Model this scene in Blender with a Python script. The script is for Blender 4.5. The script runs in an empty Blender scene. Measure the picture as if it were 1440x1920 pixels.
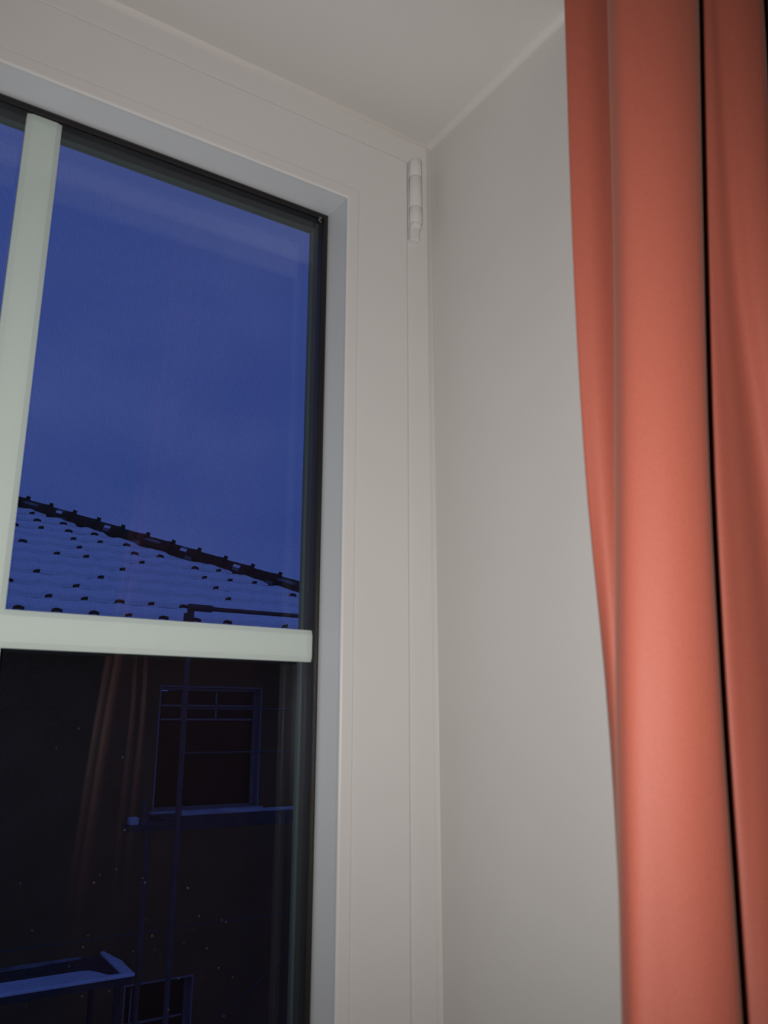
import bpy, bmesh, math, random
from mathutils import Vector, Matrix

random.seed(7)
H = 1.75                      # camera height above the room floor
F_PX = 1534.0                 # focal length in pixels of the 1440x1920 frame
# camera axes found from the three vanishing points (camera x right, y down, z forward)
def nrm(v):
    v = Vector(v); v.normalize(); return v
AX = nrm((2448, 401, F_PX)); AUP = nrm((16, -5970, F_PX))
AY = nrm(AX.cross(AUP))
if AY.z < 0: AY = -AY
AUP = AX.cross(AY)
if AUP.y > 0: AUP = -AUP

# ------------------------------------------------------------------ camera
cam_d = bpy.data.cameras.new('camera')
cam = bpy.data.objects.new('camera', cam_d)
bpy.context.scene.collection.objects.link(cam)
def c2w(c):                   # camera vector -> world vector
    c = Vector(c); return Vector((c.dot(AX), c.dot(AY), c.dot(AUP)))
rx, ru, rb = c2w((1, 0, 0)), c2w((0, -1, 0)), c2w((0, 0, -1))
m = Matrix((rx, ru, rb)).transposed().to_4x4()
m.translation = (0, 0, H)
cam.matrix_world = m
cam_d.sensor_fit = 'VERTICAL'; cam_d.sensor_height = 36; cam_d.sensor_width = 27
cam_d.lens = F_PX / 1920 * 36
cam_d.clip_start = 0.01; cam_d.clip_end = 500
cam_d.dof.use_dof = True; cam_d.dof.focus_distance = 1.9; cam_d.dof.aperture_fstop = 14.4
bpy.context.scene.camera = cam

# ------------------------------------------------------------------ world: dusk sky
W = bpy.data.worlds.new('dusk_sky'); bpy.context.scene.world = W; W.use_nodes = True
nt = W.node_tree; nt.nodes.clear()
out = nt.nodes.new('ShaderNodeOutputWorld'); bg = nt.nodes.new('ShaderNodeBackground')
tc = nt.nodes.new('ShaderNodeTexCoord'); mp = nt.nodes.new('ShaderNodeMapping')
mp.inputs['Scale'].default_value = (1, 1, 1.9)
nz = nt.nodes.new('ShaderNodeTexNoise'); nz.inputs['Scale'].default_value = 2.6
nz.inputs['Detail'].default_value = 3; nz.inputs['Roughness'].default_value = .45
cr = nt.nodes.new('ShaderNodeValToRGB')
cr.color_ramp.elements[0].position = .33; cr.color_ramp.elements[0].color = (.026, .052, .232, 1)
cr.color_ramp.elements[1].position = .68; cr.color_ramp.elements[1].color = (.050, .078, .275, 1)
nt.links.new(tc.outputs['Generated'], mp.inputs['Vector']); nt.links.new(mp.outputs[0], nz.inputs['Vector'])
nt.links.new(nz.outputs[0], cr.inputs[0]); nt.links.new(cr.outputs[0], bg.inputs['Color'])
bg.inputs['Strength'].default_value = 1.15
nt.links.new(bg.outputs[0], out.inputs['Surface'])

# ------------------------------------------------------------------ the phone's flash, beside the lens
fl = bpy.data.lights.new('flash', 'SPOT'); flo = bpy.data.objects.new('flash', fl)
bpy.context.scene.collection.objects.link(flo)
fm = m.copy(); fm.translation = Vector((0, 0, H)) + rx * -.022 + ru * .004
fm = fm @ Matrix.Rotation(math.radians(7), 4, 'X') @ Matrix.Rotation(math.radians(-5), 4, 'Y')   # the flash leans up and right of the lens
flo.matrix_world = fm
fl.energy = 10.4; fl.color = (1.0, .96, .92); fl.shadow_soft_size = .005
fl.spot_size = math.radians(128); fl.spot_blend = 1.0

vs = bpy.context.scene.view_settings
vs.view_transform = 'Standard'; vs.look = 'None'; vs.gamma = 1; vs.use_curve_mapping = False
vs.exposure = 0.0
try: bpy.context.scene.display_settings.display_device = 'sRGB'
except Exception: pass

# ------------------------------------------------------------------ helpers
C = bpy.context.scene.collection
def ray(px, py):
    r = c2w((px - 720, py - 960, F_PX)); return r
def at_depth(px, py, Y):      # world point on the plane y=Y seen at that pixel
    r = ray(px, py); return Vector((r.x * Y / r.y, Y, H + r.z * Y / r.y))
def link(o, parent=None):
    C.objects.link(o)
    if parent: o.parent = parent
    return o
def mesh_obj(name, verts, faces, mats, parent=None, idx=None, smooth=False):
    me = bpy.data.meshes.new(name); me.from_pydata([tuple(v) for v in verts], [], faces)
    for mt in (mats if isinstance(mats, (list, tuple)) else [mats]): me.materials.append(mt)
    if idx: me.polygons.foreach_set('material_index', idx)
    if smooth: me.polygons.foreach_set('use_smooth', [True] * len(me.polygons))
    me.validate(); me.update()
    bm = bmesh.new(); bm.from_mesh(me); bmesh.ops.recalc_face_normals(bm, faces=bm.faces); bm.to_mesh(me); bm.free()
    return link(bpy.data.objects.new(name, me), parent)
class MB:
    def __init__(s): s.v = []; s.f = []; s.i = []
    def add(s, v, f, i=0):
        b = len(s.v); s.v += v; s.f += [tuple(b + k for k in q) for q in f]; s.i += [i] * len(f)
    def box(s, a, b, i=0):
        x0, y0, z0 = a; x1, y1, z1 = b
        s.add([(x0,y0,z0),(x1,y0,z0),(x1,y1,z0),(x0,y1,z0),(x0,y0,z1),(x1,y0,z1),(x1,y1,z1),(x0,y1,z1)],
              [(0,3,2,1),(4,5,6,7),(0,1,5,4),(1,2,6,5),(2,3,7,6),(3,0,4,7)], i)
    def tube(s, a, b, r, n=12, r2=None, i=0):
        a = Vector(a); b = Vector(b); d = (b - a).normalized()
        u = d.orthogonal().normalized(); w = d.cross(u); r2 = r if r2 is None else r2
        v = []
        for p, q in ((a, r), (b, r2)):
            for k in range(n):
                t = 2 * math.pi * k / n; v.append(tuple(p + (u * math.cos(t) + w * math.sin(t)) * q))
        s.add(v, [(k, (k+1) % n, n + (k+1) % n, n + k) for k in range(n)] + [tuple(range(n))[::-1], tuple(range(n, 2*n))], i)
    def build(s, name, mats, parent=None, bevel=0, smooth=False, seg=2):
        o = mesh_obj(name, s.v, s.f, mats, parent, s.i, smooth)
        if bevel:
            md = o.modifiers.new('bevel', 'BEVEL'); md.width = bevel; md.segments = seg; md.limit_method = 'ANGLE'
            md.angle_limit = math.radians(35)
            o.data.polygons.foreach_set('use_smooth', [True] * len(o.data.polygons))
            wn = o.modifiers.new('wn', 'WEIGHTED_NORMAL'); wn.keep_sharp = False
        return o
def tag(o, label=None, cat=None, group=None, kind=None):
    if label: o['label'] = label
    if cat: o['category'] = cat
    if group: o['group'] = group
    if kind: o['kind'] = kind
    return o
def empty(name, loc, parent=None):
    o = bpy.data.objects.new(name, None); o.location = loc; o.empty_display_size = .05
    return link(o, parent)
def ring_piece(mb, prof, rect, side):
    """one mitred side of a rectangular frame; prof = closed list of (inset, y); rect = x0,x1,z0,z1"""
    x0, x1, z0, z1 = rect; v = []; n = len(prof)
    for end in (0, 1):
        for (s, y) in prof:
            L, R, B, T = x0 + s, x1 - s, z0 + s, z1 - s
            p = {'top': ((L, T), (R, T)), 'right': ((R, T), (R, B)), 'bottom': ((R, B), (L, B)), 'left': ((L, B), (L, T))}[side][end]
            v.append((p[0], y, p[1]))
    f = [(k, (k+1) % n, n + (k+1) % n, n + k) for k in range(n)] + [tuple(range(n)), tuple(range(n, 2*n))[::-1]]
    mb.add(v, f)
SIDES = ('top', 'right', 'bottom', 'left')

# ------------------------------------------------------------------ materials
def mat(name, col, rough=.5, spec=.5, metal=0, noise=0, nscale=20, bump=0, bscale=200, bdist=.001, coat=0):
    mt = bpy.data.materials.new(name); mt.use_nodes = True; t = mt.node_tree
    b = t.nodes['Principled BSDF']; b.inputs['Base Color'].default_value = (*col, 1)
    b.inputs['Roughness'].default_value = rough; b.inputs['Metallic'].default_value = metal
    b.inputs['Specular IOR Level'].default_value = spec
    co = t.nodes.new('ShaderNodeTexCoord')
    if noise:
        n = t.nodes.new('ShaderNodeTexNoise'); n.inputs['Scale'].default_value = nscale; n.inputs['Detail'].default_value = 4
        r = t.nodes.new('ShaderNodeValToRGB')
        r.color_ramp.elements[0].position = .3; r.color_ramp.elements[1].position = .7
        r.color_ramp.elements[0].color = (*[c * (1 - noise) for c in col], 1)
        r.color_ramp.elements[1].color = (*[min(1, c * (1 + noise)) for c in col], 1)
        t.links.new(co.outputs['Object'], n.inputs['Vector']); t.links.new(n.outputs[0], r.inputs[0])
        t.links.new(r.outputs[0], b.inputs['Base Color'])
    if bump:
        n = t.nodes.new('ShaderNodeTexNoise'); n.inputs['Scale'].default_value = bscale; n.inputs['Detail'].default_value = 3
        bu = t.nodes.new('ShaderNodeBump'); bu.inputs['Strength'].default_value = bump; bu.inputs['Distance'].default_value = bdist
        t.links.new(co.outputs['Object'], n.inputs['Vector']); t.links.new(n.outputs[0], bu.inputs['Height'])
        t.links.new(bu.outputs[0], b.inputs['Normal'])
    return mt
M = {}
M['plaster'] = mat('plaster', (.69, .672, .650), .9, .2, noise=.02, nscale=6, bump=.25, bscale=260, bdist=.0006)
M['pvc'] = mat('white_pvc', (.76, .745, .735), .38, .45, noise=.01, nscale=9)
M['bead'] = mat('bead_slope_shaded', (.53, .555, .585), .36, .45)  # darker, cooler copy of the pvc: the slope's shade is in the colour
M['caulk'] = mat('caulk', (.76, .735, .70), .6, .3, bump=.4, bscale=60, bdist=.001)
M['gap'] = mat('gap_shadow', (.30, .29, .28), .8, .1)
M['rubber'] = mat('black_rubber', (.014, .012, .012), .42, .5, bump=.5, bscale=500, bdist=.0004)
M['spacer'] = mat('black_spacer', (.006, .006, .009), .45, .5, noise=.4, nscale=240, bump=.5, bscale=400, bdist=.0005)
M['edge'] = mat('glass_edge', (.07, .10, .11), .4, .5)
M['muntin'] = mat('muntin_white', (.68, .74, .705), .45, .4)
M['wire'] = mat('screen_wire', (.02, .02, .022), .6, .3)
M['dark_frame'] = mat('dark_frame', (.03, .03, .032), .6, .3)
M['blob'] = mat('sealant_blob', (.10, .11, .09), .25, .8, bump=.6, bscale=300, bdist=.001)
M['speck'] = mat('dust', (.13, .14, .15), .8, .2)
M['house'] = mat('house_render', (.15, .085, .040), .95, .1, noise=.15, nscale=2.5, bump=.5, bscale=40, bdist=.004)
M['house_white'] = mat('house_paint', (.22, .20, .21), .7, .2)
M['tile'] = mat('roof_tile', (.045, .027, .024), .8, .2, noise=.3, nscale=20)
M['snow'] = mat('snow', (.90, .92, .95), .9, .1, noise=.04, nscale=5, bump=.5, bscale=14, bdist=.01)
M['dim_snow'] = mat('dim_snow', (.62, .66, .74), .9, .1, noise=.08, nscale=6, bump=.5, bscale=14, bdist=.01)  # the same snow, darkened in colour for weaker sky light on the walkway
M['sill_snow'] = mat('sill_snow', (.36, .38, .42), .9, .1, noise=.2, nscale=6)  # snow with the shade of sill and toe board put into its colour
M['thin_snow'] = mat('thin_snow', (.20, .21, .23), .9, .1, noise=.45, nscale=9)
M['steel'] = mat('scaffold_steel', (.10, .075, .075), .75, .2, noise=.2, nscale=12)
M['steel_light'] = mat('coupler_steel', (.07, .065, .07), .7, .2)
M['wood_dark'] = mat('wet_board', (.045, .042, .05), .8, .2, noise=.3, nscale=12)
M['floor'] = mat('floor_wood', (.16, .11, .07), .6, .3, noise=.2, nscale=4)
M['ground'] = mat('ground_wet', (.02, .02, .022), .9, .1, noise=.3, nscale=1)

def glass_mat(name, tint, ior=1.5):
    mt = bpy.data.materials.new(name); mt.use_nodes = True; t = mt.node_tree; t.nodes.clear()
    o = t.nodes.new('ShaderNodeOutputMaterial'); mx = t.nodes.new('ShaderNodeMixShader')
    tr = t.nodes.new('ShaderNodeBsdfTransparent'); gl = t.nodes.new('ShaderNodeBsdfGlossy'); fr = t.nodes.new('ShaderNodeFresnel')
    tr.inputs[0].default_value = (*tint, 1); gl.inputs['Roughness'].default_value = 0.0
    gl.inputs[0].default_value = (.95, .97, 1, 1)
    fr.inputs[0].default_value = ior
    t.links.new(fr.outputs[0], mx.inputs[0]); t.links.new(tr.outputs[0], mx.inputs[1]); t.links.new(gl.outputs[0], mx.inputs[2])
    t.links.new(mx.outputs[0], o.inputs[0]); return mt
M['glass'] = glass_mat('clear_glass', (.985, .995, .99), 1.33)
M['far_glass'] = mat('dark_window_glass', (.016, .006, .005), .3, .12)

def curtain_mat():
    mt = bpy.data.materials.new('coral_curtain'); mt.use_nodes = True; t = mt.node_tree
    b = t.nodes['Principled BSDF']; o = t.nodes['Material Output']
    b.inputs['Roughness'].default_value = .62; b.inputs['Specular IOR Level'].default_value = .42
    b.inputs['Sheen Weight'].default_value = .13; b.inputs['Sheen Roughness'].default_value = .45
    b.inputs['Sheen Tint'].default_value = (1, .78, .62, 1)
    co = t.nodes.new('ShaderNodeTexCoord')
    n = t.nodes.new('ShaderNodeTexNoise'); n.inputs['Scale'].default_value = 900
    r = t.nodes.new('ShaderNodeValToRGB'); r.color_ramp.elements[0].position = .3; r.color_ramp.elements[1].position = .7
    r.color_ramp.elements[0].color = (.395, .100, .066, 1); r.color_ramp.elements[1].color = (.44, .112, .075, 1)
    t.links.new(co.outputs['Object'], n.inputs['Vector']); t.links.new(n.outputs[0], r.inputs[0]); t.links.new(r.outputs[0], b.inputs['Base Color'])
    bu = t.nodes.new('ShaderNodeBump'); bu.inputs['Strength'].default_value = .2; bu.inputs['Distance'].default_value = .0003
    t.links.new(n.outputs[0], bu.inputs['Height']); t.links.new(bu.outputs[0], b.inputs['Normal'])
    tl = t.nodes.new('ShaderNodeBsdfTranslucent'); tl.inputs[0].default_value = (.42, .040, .022, 1)
    mx = t.nodes.new('ShaderNodeMixShader'); mx.inputs[0].default_value = .17
    t.links.new(b.outputs[0], mx.inputs[1]); t.links.new(tl.outputs[0], mx.inputs[2]); t.links.new(mx.outputs[0], o.inputs[0])
    return mt
M['curtain'] = curtain_mat()

# ------------------------------------------------------------------ room shell
D = .600                                   # face of the sash
RX0, RX1, RZ0, RZ1 = -.296, .447, H - .883, H + .5945      # window opening
YW, YO = .385, .78                         # room face and outer face of the wall
wb = MB()
def opening_wall(mb, X0, X1, Z0, Z1, holes, y0, y1, i=0):
    """wall box of x X0..X1 with rectangular through holes: shared verts, so bevels run round the reveals"""
    xs = sorted({X0, X1, *[h[0] for h in holes], *[h[1] for h in holes]})
    zs = sorted({Z0, Z1, *[h[2] for h in holes], *[h[3] for h in holes]})
    inside = lambda a, b: any(h[0] < a < h[1] and h[2] < b < h[3] for h in holes)
    solid = {(i_, j): not inside((xs[i_] + xs[i_+1]) / 2, (zs[j] + zs[j+1]) / 2) for i_ in range(len(xs)-1) for j in range(len(zs)-1)}
    vid = {}; v = []; f = []
    def V(a, b, k):
        if (a, b, k) not in vid: vid[(a, b, k)] = len(v); v.append((xs[a], (y0, y1)[k], zs[b]))
        return vid[(a, b, k)]
    for (a, b), s in solid.items():
        if not s: continue
        f.append((V(a,b,0), V(a+1,b,0), V(a+1,b+1,0), V(a,b+1,0)))
        f.append((V(a,b,1), V(a,b+1,1), V(a+1,b+1,1), V(a+1,b,1)))
        for (da, db, e) in ((-1,0,((a,b),(a,b+1))), (1,0,((a+1,b),(a+1,b+1))), (0,-1,((a,b),(a+1,b))), (0,1,((a,b+1),(a+1,b+1)))):
            if not solid.get((a+da, b+db), False):
                (p, q) = e; f.append((V(*p,0), V(*q,0), V(*q,1), V(*p,1)))
    mb.add(v, f, i)
opening_wall(wb, -2.0, 2.2, 0, 2.75, [(RX0, RX1, RZ0, RZ1)], YW, YO)
w = wb.build('wall_back', M['plaster'], bevel=.007, seg=4)
tag(w, 'white plastered wall and deep window reveal beside the curtain', kind='structure')
for nm, a, b, lb in (('wall_left', (-2.1, -3, 0), (-2.0, YO, 2.75), 'white wall left of the window wall'),
                 ('wall_right', (2.2, -3, 0), (2.3, YO, 2.75), 'white wall right of the window wall'),
                 ('wall_front', (-2.1, -3.1, 0), (2.3, -3.0, 2.75), 'white wall facing the window'),
                 ('floor', (-2.1, -3.1, -.1), (2.3, YO, 0), 'brown wooden room floor'),
                 ('ceiling', (-2.1, -3.1, 2.75), (2.3, YO, 2.85), 'white room ceiling')):
    b_ = MB(); b_.box(a, b); tag(b_.build(nm, M['floor'] if nm == 'floor' else M['plaster']), lb, kind='structure')

# ------------------------------------------------------------------ window
win = empty('window_1', (RX0, D, RZ0)); tag(win, 'white plastic window with black seals and pale glazing bars', kind='structure')
WO = Vector(win.location)
def wpart(o, parent=None):                 # meshes are written in world coordinates; shift under the empty
    o.parent = win if parent is None else parent
    if parent is None: o.location = -WO
    return o
fr_rect = (RX0, RX1, RZ0, RZ1)
mb = MB(); FW = .0285                      # frame: stands a little behind the sash face
for s in SIDES:
    ring_piece(mb, [(0, .606), (.0015, .6045), (FW, .6045), (FW + .0014, .606), (FW + .0014, .612), (FW + .012, .612), (FW + .012, .70), (0, .70)], fr_rect, s)
wpart(mb.build('window_frame', M['pvc']))
mb = MB()
for s in SIDES: ring_piece(mb, [(FW + .0003, .6055), (FW + .0020, .6055), (FW + .0020, .611), (FW + .0003, .611)], fr_rect, s)
wpart(mb.build('rebate_gap', M['gap']))
SX0, SX1, SZ0, SZ1 = RX0 + .0302, RX1 - .0302, RZ0 + .0314, RZ1 - .0314
srect = (SX0, SX1, SZ0, SZ1)
mb = MB()
for s in SIDES:
    ring_piece(mb, [(0, .655), (0, .6035), (.0004, .6017), (.0012, .6006), (.0028, .600), (.0584, .600), (.0588, .6006), (.0594, .63), (.0594, .655)], srect, s)
sash = wpart(mb.build('sash', M['pvc'], bevel=0))
def ring_part(name, prof, material, pieces=False, label=None):
    if pieces:
        for s in SIDES:
            q = MB(); ring_piece(q, prof, srect, s)
            q.i[7] = q.i[8] = 1                     # slope towards the glass: its shade and sky tint painted as cooler grey
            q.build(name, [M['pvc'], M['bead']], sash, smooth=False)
    else:
        q = MB()
        for s in SIDES: ring_piece(q, prof, srect, s)
        q.build(name, material, sash)
# glazing bead: small flat, rounded nose, steep slope back to the glass
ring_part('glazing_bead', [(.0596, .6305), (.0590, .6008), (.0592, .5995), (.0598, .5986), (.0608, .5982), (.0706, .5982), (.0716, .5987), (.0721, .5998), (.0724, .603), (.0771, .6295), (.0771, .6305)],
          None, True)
ring_part('gasket', [(.0750, .6298), (.0771, .6288), (.0790, .6278), (.0810, .6284), (.0818, .6300), (.0818, .6308), (.0750, .6308)], M['rubber'])
ring_part('spacer', [(.0700, .6352), (.0798, .6352), (.0803, .6520), (.0700, .6520)], M['spacer'])
ring_part('outer_seal', [(.0700, .6565), (.0808, .6565), (.0808, .661), (.0700, .661)], M['edge'])
for y in (.6310, .6523):
    q = MB(); q.box((SX0 + .065, y, SZ0 + .065), (SX1 - .065, y + .004, SZ1 - .065))
    q.build('glass_pane', M['glass'], sash)
# glazing bars between the panes, with chamfered sides
MX, MZ = .0762, H + .0639
MW = .0136
prof = [(-MW, .6435), (-MW, .6372), (-MW + .0035, .6358), (-MW + .0042, .6355), (MW - .0042, .6355), (MW - .0035, .6358), (MW, .6372), (MW, .6435)]
px0, px1, pz0, pz1 = SX0 + .0797, SX1 - .0797, SZ0 + .0797, SZ1 - .0797
def bar(pts_fn):
    n = len(prof); v = [pts_fn(a, y, 0) for a, y in prof] + [pts_fn(a, y, 1) for a, y in prof]
    q = MB(); q.add(v, [(k, (k+1) % n, n + (k+1) % n, n + k) for k in range(n)] + [tuple(range(n)), tuple(range(n, 2*n))[::-1]])
    return q
bar(lambda a, y, e: (MX + a, y, (MZ + MW, pz1)[e])).build('muntin', M['muntin'], sash)
bar(lambda a, y, e: (MX + a, y, (MZ - .4155 + MW, MZ - MW)[e])).build('muntin', M['muntin'], sash)
bar(lambda a, y, e: (MX + a, y, (pz0, MZ - .4155 - MW)[e])).build('muntin', M['muntin'], sash)
for zz in (MZ, MZ - .4155):
    bar(lambda a, y, e: ((px0, px1)[e], y, zz + a)).build('muntin', M['muntin'], sash)
# little blob of sealant where the seals meet in the corner
p = at_depth(600, 411, .6300); q = MB()
for k, (dx, dz, r) in enumerate(((0, .001, .0016), (-.001, -.0015, .0013), (.0006, -.003, .0011))):
    b_ = bmesh.new(); bmesh.ops.create_icosphere(b_, subdivisions=2, radius=r)
    q.add([(v.co.x + p.x + dx, v.co.y * .6 + p.y - .0006, v.co.z + p.z + dz) for v in b_.verts], [tuple(v.index for v in f.verts) for f in b_.faces]); b_.free()
q.build('sealant_blob', M['blob'], sash, smooth=True)
# dust and dried drops on the pane
q = MB(); spots = [(187, 1640), (176, 1655), (268, 1647), (272, 1655), (373, 1718), (352, 1665), (218, 1630), (274, 1724), (285, 1755), (416, 1725), (424, 1729), (388, 1778), (410, 1815), (380, 1830), (250, 1784), (165, 1755), (156, 1776), (335, 1835), (60, 1745), (205, 1858), (154, 1868), (106, 1402), (149, 1366), (234, 1556), (38, 1657), (290, 1780), (300, 1790), (316, 1893), (420, 1905), (436, 1832), (50, 1886), (130, 1812), (230, 1420), (360, 1742), (345, 1768)]
rr = random.Random(3)
for (a, b) in spots:
    c = at_depth(a, b, .6306); r = rr.uniform(.0003, .0006); n = 7
    st = rr.uniform(.6, 1.5); an = rr.uniform(0, 3)
    v = [(c.x, c.y - .0003, c.z)]
    for k in range(n):
        t = 2 * math.pi * k / n; rad = r * rr.uniform(.6, 1.2)
        dx, dz = math.cos(t) * rad * st, math.sin(t) * rad
        v.append((c.x + dx * math.cos(an) - dz * math.sin(an), c.y, c.z + dx * math.sin(an) + dz * math.cos(an)))
    q.add(v, [(0, 1 + k, 1 + (k+1) % n) for k in range(n)])
tag(q.build('dust', M['speck'], sash), kind='stuff')
# insect screen outside: woven wires, thin dark frame
scr = MB(); ys = .706; wd = .00008; pitch = .0017
x0, x1, z0, z1 = SX0 + .03, SX1 - .03, SZ0 + .03, SZ1 - .03
def wire(mb, a, b, ax):
    if ax == 'z': mb.add([(a - wd, ys, z0), (a + wd, ys, z0), (a, ys + 2*wd, z0), (a - wd, ys, z1), (a + wd, ys, z1), (a, ys + 2*wd, z1)], [(0,1,4,3),(1,2,5,4),(2,0,3,5)])
    else: mb.add([(x0, ys, a - wd), (x0, ys, a + wd), (x0, ys + 2*wd, a), (x1, ys, a - wd), (x1, ys, a + wd), (x1, ys + 2*wd, a)], [(0,1,4,3),(1,2,5,4),(2,0,3,5)])
a = x0
while a < x1: wire(scr, a, 0, 'z'); a += pitch
a = z0
while a < z1: wire(scr, a, 0, 'x'); a += pitch
tag(wpart(scr.build('insect_screen', M['wire'])), kind='stuff')
mb = MB()
for s in SIDES: ring_piece(mb, [(0, .700), (.038, .700), (.038, .712), (0, .712)], (SX0 - .002, SX1 + .002, SZ0 - .002, SZ1 + .002), s)
wpart(mb.build('screen_frame', M['dark_frame']))
# filler bead round the frame
mb = MB()
for s in SIDES: ring_piece(mb, [(-.001, .6055), (-.001, .600), (.0008, .6012), (.0022, .6032), (.0042, .6044), (.0042, .6055)], fr_rect, s)
wpart(mb.build('sealant', M['caulk'], smooth=True))
# hinge: three knuckles, a pin cap and a flat leaf under it
hin = empty('hinge', (0, 0, 0)); hin.parent = win; hin.location = -WO
hx, hy, hr = .4243, .5985, .0068
def knuckle(za, zb, r, name, dome=0):
    q = MB(); n = 20; levels = [(za, r * .93), (za - .0006, r), (zb + .0006, r), (zb, r * .93)]
    if dome: levels = [(za + .002, r * .5), (za + .0008, r * .86)] + levels[1:]
    v = []
    for z, rr_ in levels:
        for k in range(n):
            t = 2 * math.pi * k / n; v.append((hx + rr_ * math.cos(t), hy + rr_ * math.sin(t), z))
    L = len(levels)
    f = [(l * n + k, l * n + (k+1) % n, (l+1) * n + (k+1) % n, (l+1) * n + k) for l in range(L-1) for k in range(n)]
    f += [tuple(range(n)), tuple(range((L-1) * n, L * n))[::-1]]
    q.add(v, f); return q.build(name, M['pvc'], hin, smooth=True)
zt = H + .5640
knuckle(zt, zt - .0190, hr, 'knuckle', dome=1)
knuckle(zt - .0193, zt - .0550, hr, 'knuckle')
knuckle(zt - .0553, zt - .0740, hr, 'knuckle')
knuckle(zt - .0740, zt - .0790, hr * .93, 'pin_cap')
q = MB(); q.box((.4176, .5955, zt - .0935), (.4275, .6050, zt - .0770)); q.build('hinge_bracket', M['pvc'], hin, bevel=.0014, seg=3)
q = MB(); q.box((.4182, .6020, zt - .078), (.4306, .6046, zt + .001)); q.build('hinge_leaf', M['pvc'], hin, bevel=.001)
q = MB(); q.tube((.4222, .5958, zt - .086), (.4222, .5944, zt - .086), .0022, 12); q.build('screw', M['pvc'], hin)

# ------------------------------------------------------------------ curtain
LV = [0, 500, 900, 1300, 1600, 1920]
feat = [  # (pixel positions down the frame at LV, depth Y at top, depth Y at bottom)
    ([1058, 1075, 1099, 1138, 1158, 1170], .276, .276),
    ([1100, 1112, 1128, 1152, 1166, 1176], .268, .270),
    ([1156, 1167, 1170, 1172, 1178, 1185], .264, .266),
    ([1156, 1167, 1170, 1171, 1176, 1183], .254, .256),
    ([1143, 1155, 1157, 1158, 1163, 1170], .242, .242),
    ([1163, 1175, 1177, 1179, 1184, 1191], .2330, .2330),
    ([1215, 1224, 1228, 1238, 1250, 1265], .2225, .2225),
    ([1270, 1280, 1288, 1304, 1322, 1340], .2145, .2145),
    ([1305, 1313, 1323, 1343, 1362, 1383], .2125, .2125),
    ([1303, 1311, 1321, 1341, 1360, 1381], .2250, .2250),
    ([1300, 1308, 1318, 1338, 1357, 1378], .244, .244),
    ([1312, 1321, 1331, 1352, 1372, 1393], .248, .248),
    ([1319, 1330, 1342, 1363, 1384, 1406], .2425, .2405),
    ([1324, 1346, 1378, 1404, 1420, 1440], .2405, .2350),
    ([1345, 1382, 1440, 1490, 1520, 1545], .2370, .2290),
    ([1378, 1412, 1470, 1530, 1560, 1590], .2285, .2235),
    ([1425, 1452, 1510, 1580, 1610, 1640], .2210, .2180),
]
zs_n = 90; z_top, z_bot = H + .86, .004
rows = []
curves = []
for pxs, ya, yb in feat:
    pts = []
    for k, (px, py) in enumerate(zip(pxs, LV)):
        Y = ya + (yb - ya) * py / 1920; pts.append(at_depth(px, py, Y))
    curves.append(pts)
def sample(pts, z):
    P = sorted(pts, key=lambda p: p.z)
    if z <= P[0].z:
        s = (P[1] - P[0]) / (P[1].z - P[0].z); dz = z - P[0].z
        e = -.25 * (1 - math.exp(dz / .25)); q = P[0] + s * e; return q.x, q.y
    if z >= P[-1].z:
        s = (P[-1] - P[-2]) / (P[-1].z - P[-2].z); dz = z - P[-1].z
        e = .15 * (1 - math.exp(-dz / .15)); q = P[-1] + s * e; return q.x, q.y
    for k in range(len(P) - 1):
        if P[k].z <= z <= P[k+1].z:
            t = (z - P[k].z) / (P[k+1].z - P[k].z)
            pm, pp = P[max(0, k-1)], P[min(len(P)-1, k+2)]
            def h(i):
                d = P[k+1].z - P[k].z
                m0 = (P[k+1][i] - pm[i]) / max(1e-6, P[k+1].z - pm.z) * d
                m1 = (pp[i] - P[k][i]) / max(1e-6, pp.z - P[k].z) * d
                return (2*t**3-3*t*t+1)*P[k][i] + (t**3-2*t*t+t)*m0 + (-2*t**3+3*t*t)*P[k+1][i] + (t**3-t*t)*m1
            return h(0), h(1)
SUB = 6; verts = []; ncol = 0
for r in range(zs_n + 1):
    z = z_top + (z_bot - z_top) * (r / zs_n)
    cp = [sample(c, z) for c in curves]
    # keep hanging outside the frame: further soft folds towards the right
    xl = cp[-1][0]; n_extra = 14
    for k in range(1, n_extra + 1):
        cp.append((xl + k * .026, .246 + .016 * math.cos(k * math.pi / 2 * .98) * (-1 if k else 1)))
    row = []
    for k in range(len(cp) - 1):
        p0, p1, p2, p3 = cp[max(0, k-1)], cp[k], cp[k+1], cp[min(len(cp)-1, k+2)]
        for s in range(SUB):
            t = s / SUB
            def cc(i):
                # centripetal-like: tangents limited by the shorter neighbour
                d1 = p2[i] - p1[i]; d0 = p1[i] - p0[i]; d2 = p3[i] - p2[i]
                l1 = math.dist(p1, p2) + 1e-9; l0 = math.dist(p0, p1) + 1e-9; l2 = math.dist(p2, p3) + 1e-9
                m0 = (d0 / l0 * l1 + d1 / l1 * l0) / (l0 + l1) * l1 if k > 0 else d1
                m1 = (d1 / l1 * l2 + d2 / l2 * l1) / (l1 + l2) * l1 if k < len(cp) - 2 else d1
                return (2*t**3-3*t*t+1)*p1[i] + (t**3-2*t*t+t)*m0 + (-2*t**3+3*t*t)*p2[i] + (t**3-t*t)*m1
            row.append((cc(0), cc(1), z))
    row.append((*cp[-1], z)); ncol = len(row); verts += row
faces = [(r * ncol + c, r * ncol + c + 1, (r+1) * ncol + c + 1, (r+1) * ncol + c) for r in range(zs_n) for c in range(ncol - 1)]
cur = mesh_obj('curtain', verts, faces, M['curtain'], smooth=True)
sd = cur.modifiers.new('thick', 'SOLIDIFY'); sd.thickness = .0009; sd.offset = 0
tag(cur, 'coral orange fabric curtain hanging in soft folds beside the white window reveal', 'curtain')

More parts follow.
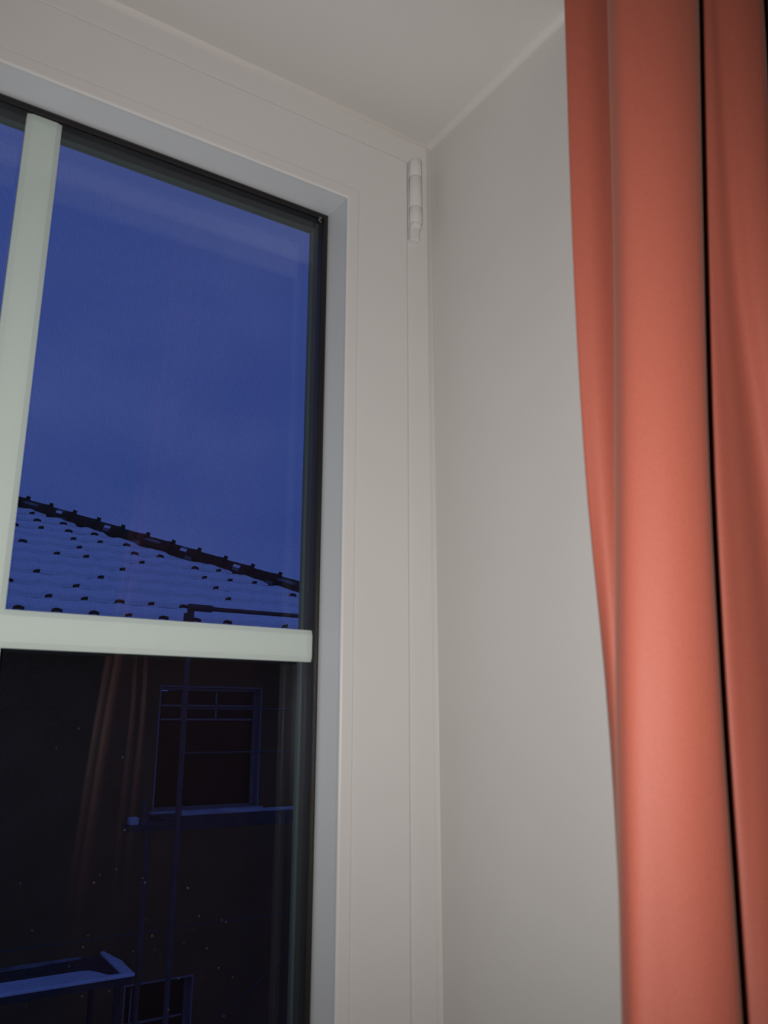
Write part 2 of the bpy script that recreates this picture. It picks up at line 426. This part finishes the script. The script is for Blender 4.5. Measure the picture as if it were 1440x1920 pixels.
# ------------------------------------------------------------------ house opposite
FY = 8.0; EY, EZ, TAN = 7.5, H + .75, .456
GZ = -3.2
XC = 6.82                                   # eave corner where the hip starts
hs = empty('house', (3.0, FY, GZ)); HO = Vector(hs.location)
tag(hs, 'dark neighbouring house with snow covered hipped roof seen through the window', 'house')
def hp(o, parent=None):
    o.parent = hs if parent is None else parent
    if parent is None: o.location = -HO
    return o
UW = (2.60, 3.66, H - .83, H + .335); LW = (2.46, 3.08, H - 3.55, H - 2.27)
q = MB(); opening_wall(q, -6.0, 6.3, GZ, EZ - .05, [UW, LW], FY, FY + .32); hp(q.build('wall', M['house']))
for xa in (6.0, -6.0):
    q = MB(); q.box((xa, FY + .32, GZ), (xa + .3, FY + 10, EZ - .05)); hp(q.build('side_wall', M['house']))
q = MB(); q.box((-6.4, EY + .03, EZ - .12), (XC, EY + .06, EZ + .02)); q.box((-6.4, EY + .06, EZ - .12), (XC, FY, EZ - .10)); hp(q.build('eaves_board', M['wood_dark']))
# gutter: half round
q = MB(); n = 8; v = []
for X in (-6.4, XC):
    for k in range(n + 1):
        t = math.pi * k / n; v.append((X, EY - .03 - .06 * math.cos(t), EZ - .01 - .06 * math.sin(t)))
q.add(v, [(k, k+1, n + 2 + k, n + 1 + k) for k in range(n)]); g = hp(q.build('gutter', M['wood_dark'], smooth=True))
g.modifiers.new('t', 'SOLIDIFY').thickness = .003
# roof bed under the tiles
def roofz(y): return EZ + (y - EY) * TAN
RY = EY + 5.6; rz = roofz(RY)
q = MB(); o_ = -.035
q.add([(-6.4, EY, EZ + o_), (XC, EY, EZ + o_), (XC - 5.6, RY, rz + o_), (-.8, RY, rz + o_), (XC, EY + 11.2, EZ + o_), (-6.4, EY + 11.2, EZ + o_)],
      [(0, 1, 2, 3), (1, 4, 2), (4, 5, 3, 2), (5, 0, 3)])
hp(q.build('roof_bed', M['snow']))
# tiles: snow on top, bare dark nose at the roll
cosr = 1 / math.sqrt(1 + TAN * TAN); sinr = TAN * cosr
TW, CP = .335, .400; TL = CP / cosr
def tile_mesh(bare, seed):
    rg = random.Random(seed); nx = 9; v = []; f = []; ix = []
    us = [-.5, -.36, -.24, -.14, -.05, .05, .14, .24, .36, .5]
    def hgt(u): return .026 * math.exp(-(u / .13) ** 2) + .004 * math.cos(u * 6)
    top = []
    for row, (vv, base) in enumerate(((-.012, .018), (TL * .45, .008), (TL + .02, -.008))):
        for u in us:
            nn = base + hgt(u) * (1 if row == 0 else .72 if row == 1 else .5) + (rg.uniform(-.003, .003) if abs(u) < .49 else 0)
            v.append((u * TW * 1.05, vv * cosr - nn * sinr, vv * sinr + nn * cosr))
    for u in us:
        nn = -.012 if not bare else -.004 + hgt(u) * .35; vv = -.010
        v.append((u * TW * 1.05, vv * cosr - nn * sinr, vv * sinr + nn * cosr))
    m_ = len(us)
    for r in range(2):
        for k in range(m_ - 1): f.append((r*m_+k, r*m_+k+1, (r+1)*m_+k+1, (r+1)*m_+k)); ix.append(1)
    for k in range(m_ - 1):
        f.append((3*m_+k, 3*m_+k+1, k+1, k))
        lo, hi = {2: (3, 5), 1: (3, 4), 0: (99, 99)}[bare]
        ix.append(0 if lo <= k <= hi else 1)
    me = bpy.data.meshes.new('roof_tile'); me.from_pydata(v, [], f); me.materials.append(M['tile']); me.materials.append(M['snow'])
    me.polygons.foreach_set('material_index', ix); me.polygons.foreach_set('use_smooth', [i_ < 2 * (m_-1) for i_ in range(len(f))]); me.update()
    return me
variants = {b: [tile_mesh(b, 10 * b + s) for s in range(3)] for b in (0, 1, 2)}
def hip_x(y): return XC - (y - EY)
rg = random.Random(11); ntile = 0
rest = MB()
for k in range(-1, 13):
    y = 8.006 + CP * k
    if y < EY + .05: continue
    for j in range(-22, 20):
        x = 1.235 + TW * j
        if x + TW * .3 > hip_x(y + CP * .6): continue
        if y < 8.2: p2, p1 = .8, .95
        elif y < 8.6: p2, p1 = .35, .85
        elif y < 10.2: p2, p1 = .03, .35
        elif y < 10.9: p2, p1 = .3, .7
        else: p2, p1 = .62, .93
        if hip_x(y) - x < .9: p2, p1 = max(p2, .6), .95
        if x / y > .42 and hip_x(y) - x > .6: p2, p1 = p2 * .4, p1 * .5
        r_ = rg.random(); b = 2 if r_ < p2 else 1 if r_ < p1 else 0
        me = rg.choice(variants[b])
        loc = (x + rg.uniform(-.003, .003), y + .0, roofz(y))
        if .07 < x / y < .58 and ntile < 290:
            o = bpy.data.objects.new('roof_tile', me); link(o, hs); o.location = Vector(loc) - HO; ntile += 1
        elif x > -6.2 and x > -6.4 + (y - EY):
            rest.add([tuple(Vector(v_.co) + Vector(loc)) for v_ in me.vertices], [tuple(p_.vertices) for p_ in me.polygons])
            rest.i[-len(me.polygons):] = [p_.material_index for p_ in me.polygons]
tag(hp(rest.build('far_roof_tile', [M['tile'], M['snow']])), kind='stuff')
# hip tiles
hd = Vector((-1, 1, TAN)).normalized(); hl = .275 * math.sqrt(2 + TAN * TAN)
side = hd.cross(Vector((0, 0, 1))).normalized(); upv = side.cross(hd).normalized()
if upv.z < 0: upv = -upv
def hip_mesh(seed):
    rg = random.Random(seed); v = []; f = []; ix = []; n = 10; L = hl + .05
    ls = [0, .03, .14, .24, L]
    for li, l in enumerate(ls):
        R = .112 - .016 * l / L + (.006 if li < 2 else 0)
        for k in range(n + 1):
            t = math.radians(-35 + 250 * k / n)
            wob = rg.uniform(-.002, .002)
            p = hd * l + side * (R * math.cos(t)) + upv * ((R + wob) * math.sin(t) * .95); v.append(tuple(p))
    a, b = rg.choice(((1, 2), (2, 2), (2, 3)))
    for l in range(len(ls) - 1):
        for k in range(n):
            f.append((l*(n+1)+k, l*(n+1)+k+1, (l+1)*(n+1)+k+1, (l+1)*(n+1)+k))
            # snow lies on the upper camera side of the roll
            ix.append(2 if (l >= 2 and a <= (k if side.y < 0 else n - 1 - k) <= b) else 1 if (l == 1 and rg.random() < .15) else 0)
    f.append(tuple(range(n + 1))); ix.append(0)
    keep = rg.choice(((2,), (3,), (2, 3), ()))
    ix = [(rg.choice((1, 1, 2)) if x_ == 2 and (q_i // n) in keep else 0 if x_ == 2 else x_) for q_i, x_ in enumerate(ix)]
    b0 = len(v)                                    # clip on the crown of the collar
    for l in (-.008, .034):
        for sx in (-.02, .02):
            for hgt in (.085, .142): v.append(tuple(hd * l + side * sx + upv * hgt))
    f += [tuple(b0 + i_ for i_ in q_) for q_ in ((0,1,3,2),(4,6,7,5),(0,4,5,1),(2,3,7,6),(1,5,7,3))]; ix += [0] * 5
    me = bpy.data.meshes.new('hip_tile'); me.from_pydata(v, [], f)
    for mt in (M['tile'], M['thin_snow'], M['snow']): me.materials.append(mt)
    me.polygons.foreach_set('material_index', ix); me.update(); return me
hvar = [hip_mesh(s) for s in range(5)]
start = Vector((XC, EY, EZ + .02)); k = 0
p = start.copy()
while p.y < RY - .1:
    o = bpy.data.objects.new('hip_tile', hvar[k % 5]); link(o, hs); o.location = p - HO; p = p + hd * hl; k += 1
# windows of the house: white lining, casement, bars, snow on the sill
def house_window(rect, bars, sill=True):
    x0, x1, z0, z1 = rect
    mb_ = MB(); t = .006
    for s in SIDES: ring_piece(mb_, [(-.010, FY - .006), (t, FY - .006), (t + .004, FY + .14), (-.0, FY + .14), (-.0, FY + .001), (-.010, FY + .001)], rect, s)
    wn = hp(mb_.build('window', M['house_white']))
    mb_ = MB()
    for s in SIDES: ring_piece(mb_, [(t, FY + .10), (t + .028, FY + .10), (t + .028, FY + .14), (t, FY + .14)], rect, s)
    mb_.build('casement', M['house_white'], wn)
    mb_ = MB(); mb_.box((x0 + .04, FY + .120, z0 + .04), (x1 - .04, FY + .128, z1 - .04)); mb_.build('pane', M['far_glass'], wn)
    for (kind, a, b, c) in bars:
        mb_ = MB(); w_ = .009
        if kind == 'h': mb_.box((a, FY + .102, c - w_), (b, FY + .119, c + w_))
        else: mb_.box((c - w_, FY + .102, a), (c + w_, FY + .119, b))
        mb_.build('glazing_bar', M['house_white'], wn)
    if sill:
        mb_ = MB(); mb_.box((x0 - .05, FY - .10, z0 - .045), (x1 + .04, FY + .02, z0 - .005)); mb_.build('sill', M['house_white'], wn, bevel=.005)
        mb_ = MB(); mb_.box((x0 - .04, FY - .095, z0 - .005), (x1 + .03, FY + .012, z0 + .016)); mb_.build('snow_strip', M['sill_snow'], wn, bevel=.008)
    return wn
zt_ = H + .022
house_window(UW, [('h', UW[0] + .05, UW[1] - .05, zt_), ('h', UW[0] + .05, UW[1] - .05, H + .155), ('v', zt_, UW[3] - .05, 3.215), ('v', zt_, UW[3] - .05, 2.86)])
house_window(LW, [('h', LW[0] + .05, LW[1] - .05, LW[3] - .34), ('v', LW[3] - .34, LW[3] - .05, 2.55)])

# ------------------------------------------------------------------ scaffold in front of the house
sc = empty('scaffold', (2.14, 6.0, GZ)); SO = Vector(sc.location)
tag(sc, 'dark scaffold tubes and snowy walkway boards before the neighbouring house', 'scaffold')
def sp(o): o.parent = sc; o.location = -SO; return o
SY = 6.0; PX = .3560 * SY
ztop = H + .1425 * SY
q = MB(); q.tube((PX, SY, GZ), (PX, SY, ztop), .021, 14); sp(q.build('post', M['steel'], smooth=False))
q = MB(); q.tube((PX + 3.4, SY, GZ), (PX + 3.4, SY, ztop), .021, 14); sp(q.build('post', M['steel']))
q = MB(); q.tube((PX, SY + .65, GZ), (PX, SY + .65, H - .70), .021, 14); sp(q.build('post', M['steel']))
q = MB(); q.tube((PX + 3.4, SY + .65, GZ), (PX + 3.4, SY + .65, H - .70), .021, 14); sp(q.build('post', M['steel']))
q = MB(); q.tube((PX, SY - .02, ztop - .018), (PX + 3.4, SY - .02, ztop - .018), .0165, 14); sp(q.build('rail', M['steel']))
q = MB(); q.tube((PX - .02, SY - .02, ztop - .016), (PX + .16, SY - .02, ztop - .017), .027, 14)
q.tube((PX, SY - .004, ztop - .10), (PX, SY - .004, ztop + .008), .027, 14); q.box((PX - .045, SY - .02, ztop - .16), (PX - .02, SY + .02, ztop - .06)); sp(q.build('coupler', M['steel_light']))
for z in (H + .095, H - .222):
    q = MB(); q.tube((PX, SY + .02, z), (PX + 3.4, SY + .02, z), .007, 10); sp(q.build('rail', M['steel_light']))
zz = H - 1.30 - .08
q = MB(); q.tube((PX - 3.0, SY + .02, zz - .02), (PX + 3.4, SY + .02, zz), .005, 10); sp(q.build('rail', M['steel_light']))
a = at_depth(395, 1920, SY); b = at_depth(540, 1792, SY)
q = MB(); d_ = (b - a); q.tube(a - d_ * .8, b + d_ * .6, .005, 8); sp(q.build('brace', M['steel_light']))
# upper walkway to the right of the post: boards and toe board with a line of snow
zd = H - .700
for i_ in range(3):
    q = MB(); y0 = SY + .03 + i_ * .21; q.box((PX - .0, y0, zd - .04), (PX + 3.4, y0 + .2, zd)); sp(q.build('board', M['wood_dark']))
q = MB(); q.box((PX + .02, SY + .0, zd - .05), (PX + 3.4, SY + .028, zd + .045)); sp(q.build('toe_board', M['wood_dark']))
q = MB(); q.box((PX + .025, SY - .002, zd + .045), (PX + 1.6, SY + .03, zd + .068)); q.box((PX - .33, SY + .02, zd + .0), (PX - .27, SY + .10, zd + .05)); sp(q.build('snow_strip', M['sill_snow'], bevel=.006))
q = MB(); q.box((PX - .34, SY + .0, zd - .04), (PX - .02, SY + .20, zd + .0)); sp(q.build('bracket', M['wood_dark']))
q = MB(); q.tube((PX - .24, SY + .02, zd), (PX - .24, SY + .02, zd + .17), .018, 10); sp(q.build('bracket_pin', M['steel']))
# lower walkway to the left: three boards, snow on the outer one and on the end
zl = H - 1.645
XR = 1.905
for i_, (ya, yb) in enumerate(((6.0, 6.2), (6.215, 6.42), (6.435, 6.65))):
    q = MB(); q.box((-2.2, ya, zl - .045), (XR - .02, yb, zl - .005)); sp(q.build('board', M['wood_dark']))
def snow_patch(name, outline, z, h, mt='dim_snow'):
    n = len(outline); v = [(x, y, z) for x, y in outline] + [(x + (.006 if k in () else 0), y, z + h) for k, (x, y) in enumerate(outline)]
    q = MB(); q.add(v, [tuple(range(n)), tuple(range(n, 2*n))[::-1]] + [(k, (k+1) % n, n + (k+1) % n, n + k) for k in range(n)])
    return sp(q.build(name, M[mt], bevel=.006))
rg = random.Random(5)
top_edge = [(XR - .30 - .17 * k, 6.235 + rg.uniform(-.006, .010)) for k in range(24)]
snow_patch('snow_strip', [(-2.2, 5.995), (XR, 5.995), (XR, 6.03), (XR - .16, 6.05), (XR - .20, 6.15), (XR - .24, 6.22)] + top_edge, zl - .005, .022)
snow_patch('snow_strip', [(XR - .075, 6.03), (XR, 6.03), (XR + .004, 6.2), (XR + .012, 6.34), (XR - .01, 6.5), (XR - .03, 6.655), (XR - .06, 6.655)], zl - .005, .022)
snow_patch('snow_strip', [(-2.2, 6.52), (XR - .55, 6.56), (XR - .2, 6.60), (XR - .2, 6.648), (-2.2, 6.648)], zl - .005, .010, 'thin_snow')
for x in (-1.9, 1.80):
    for y in (6.02, 6.63):
        q = MB(); q.tube((x, y, GZ), (x, y, zl - .04), .021, 10); sp(q.build('post', M['wood_dark']))

# ------------------------------------------------------------------ ground outside
q = MB(); q.box((-40, YO, GZ - .2), (40, 60, GZ)); tag(q.build('ground', M['ground']), 'dark wet yard between the houses', kind='structure')
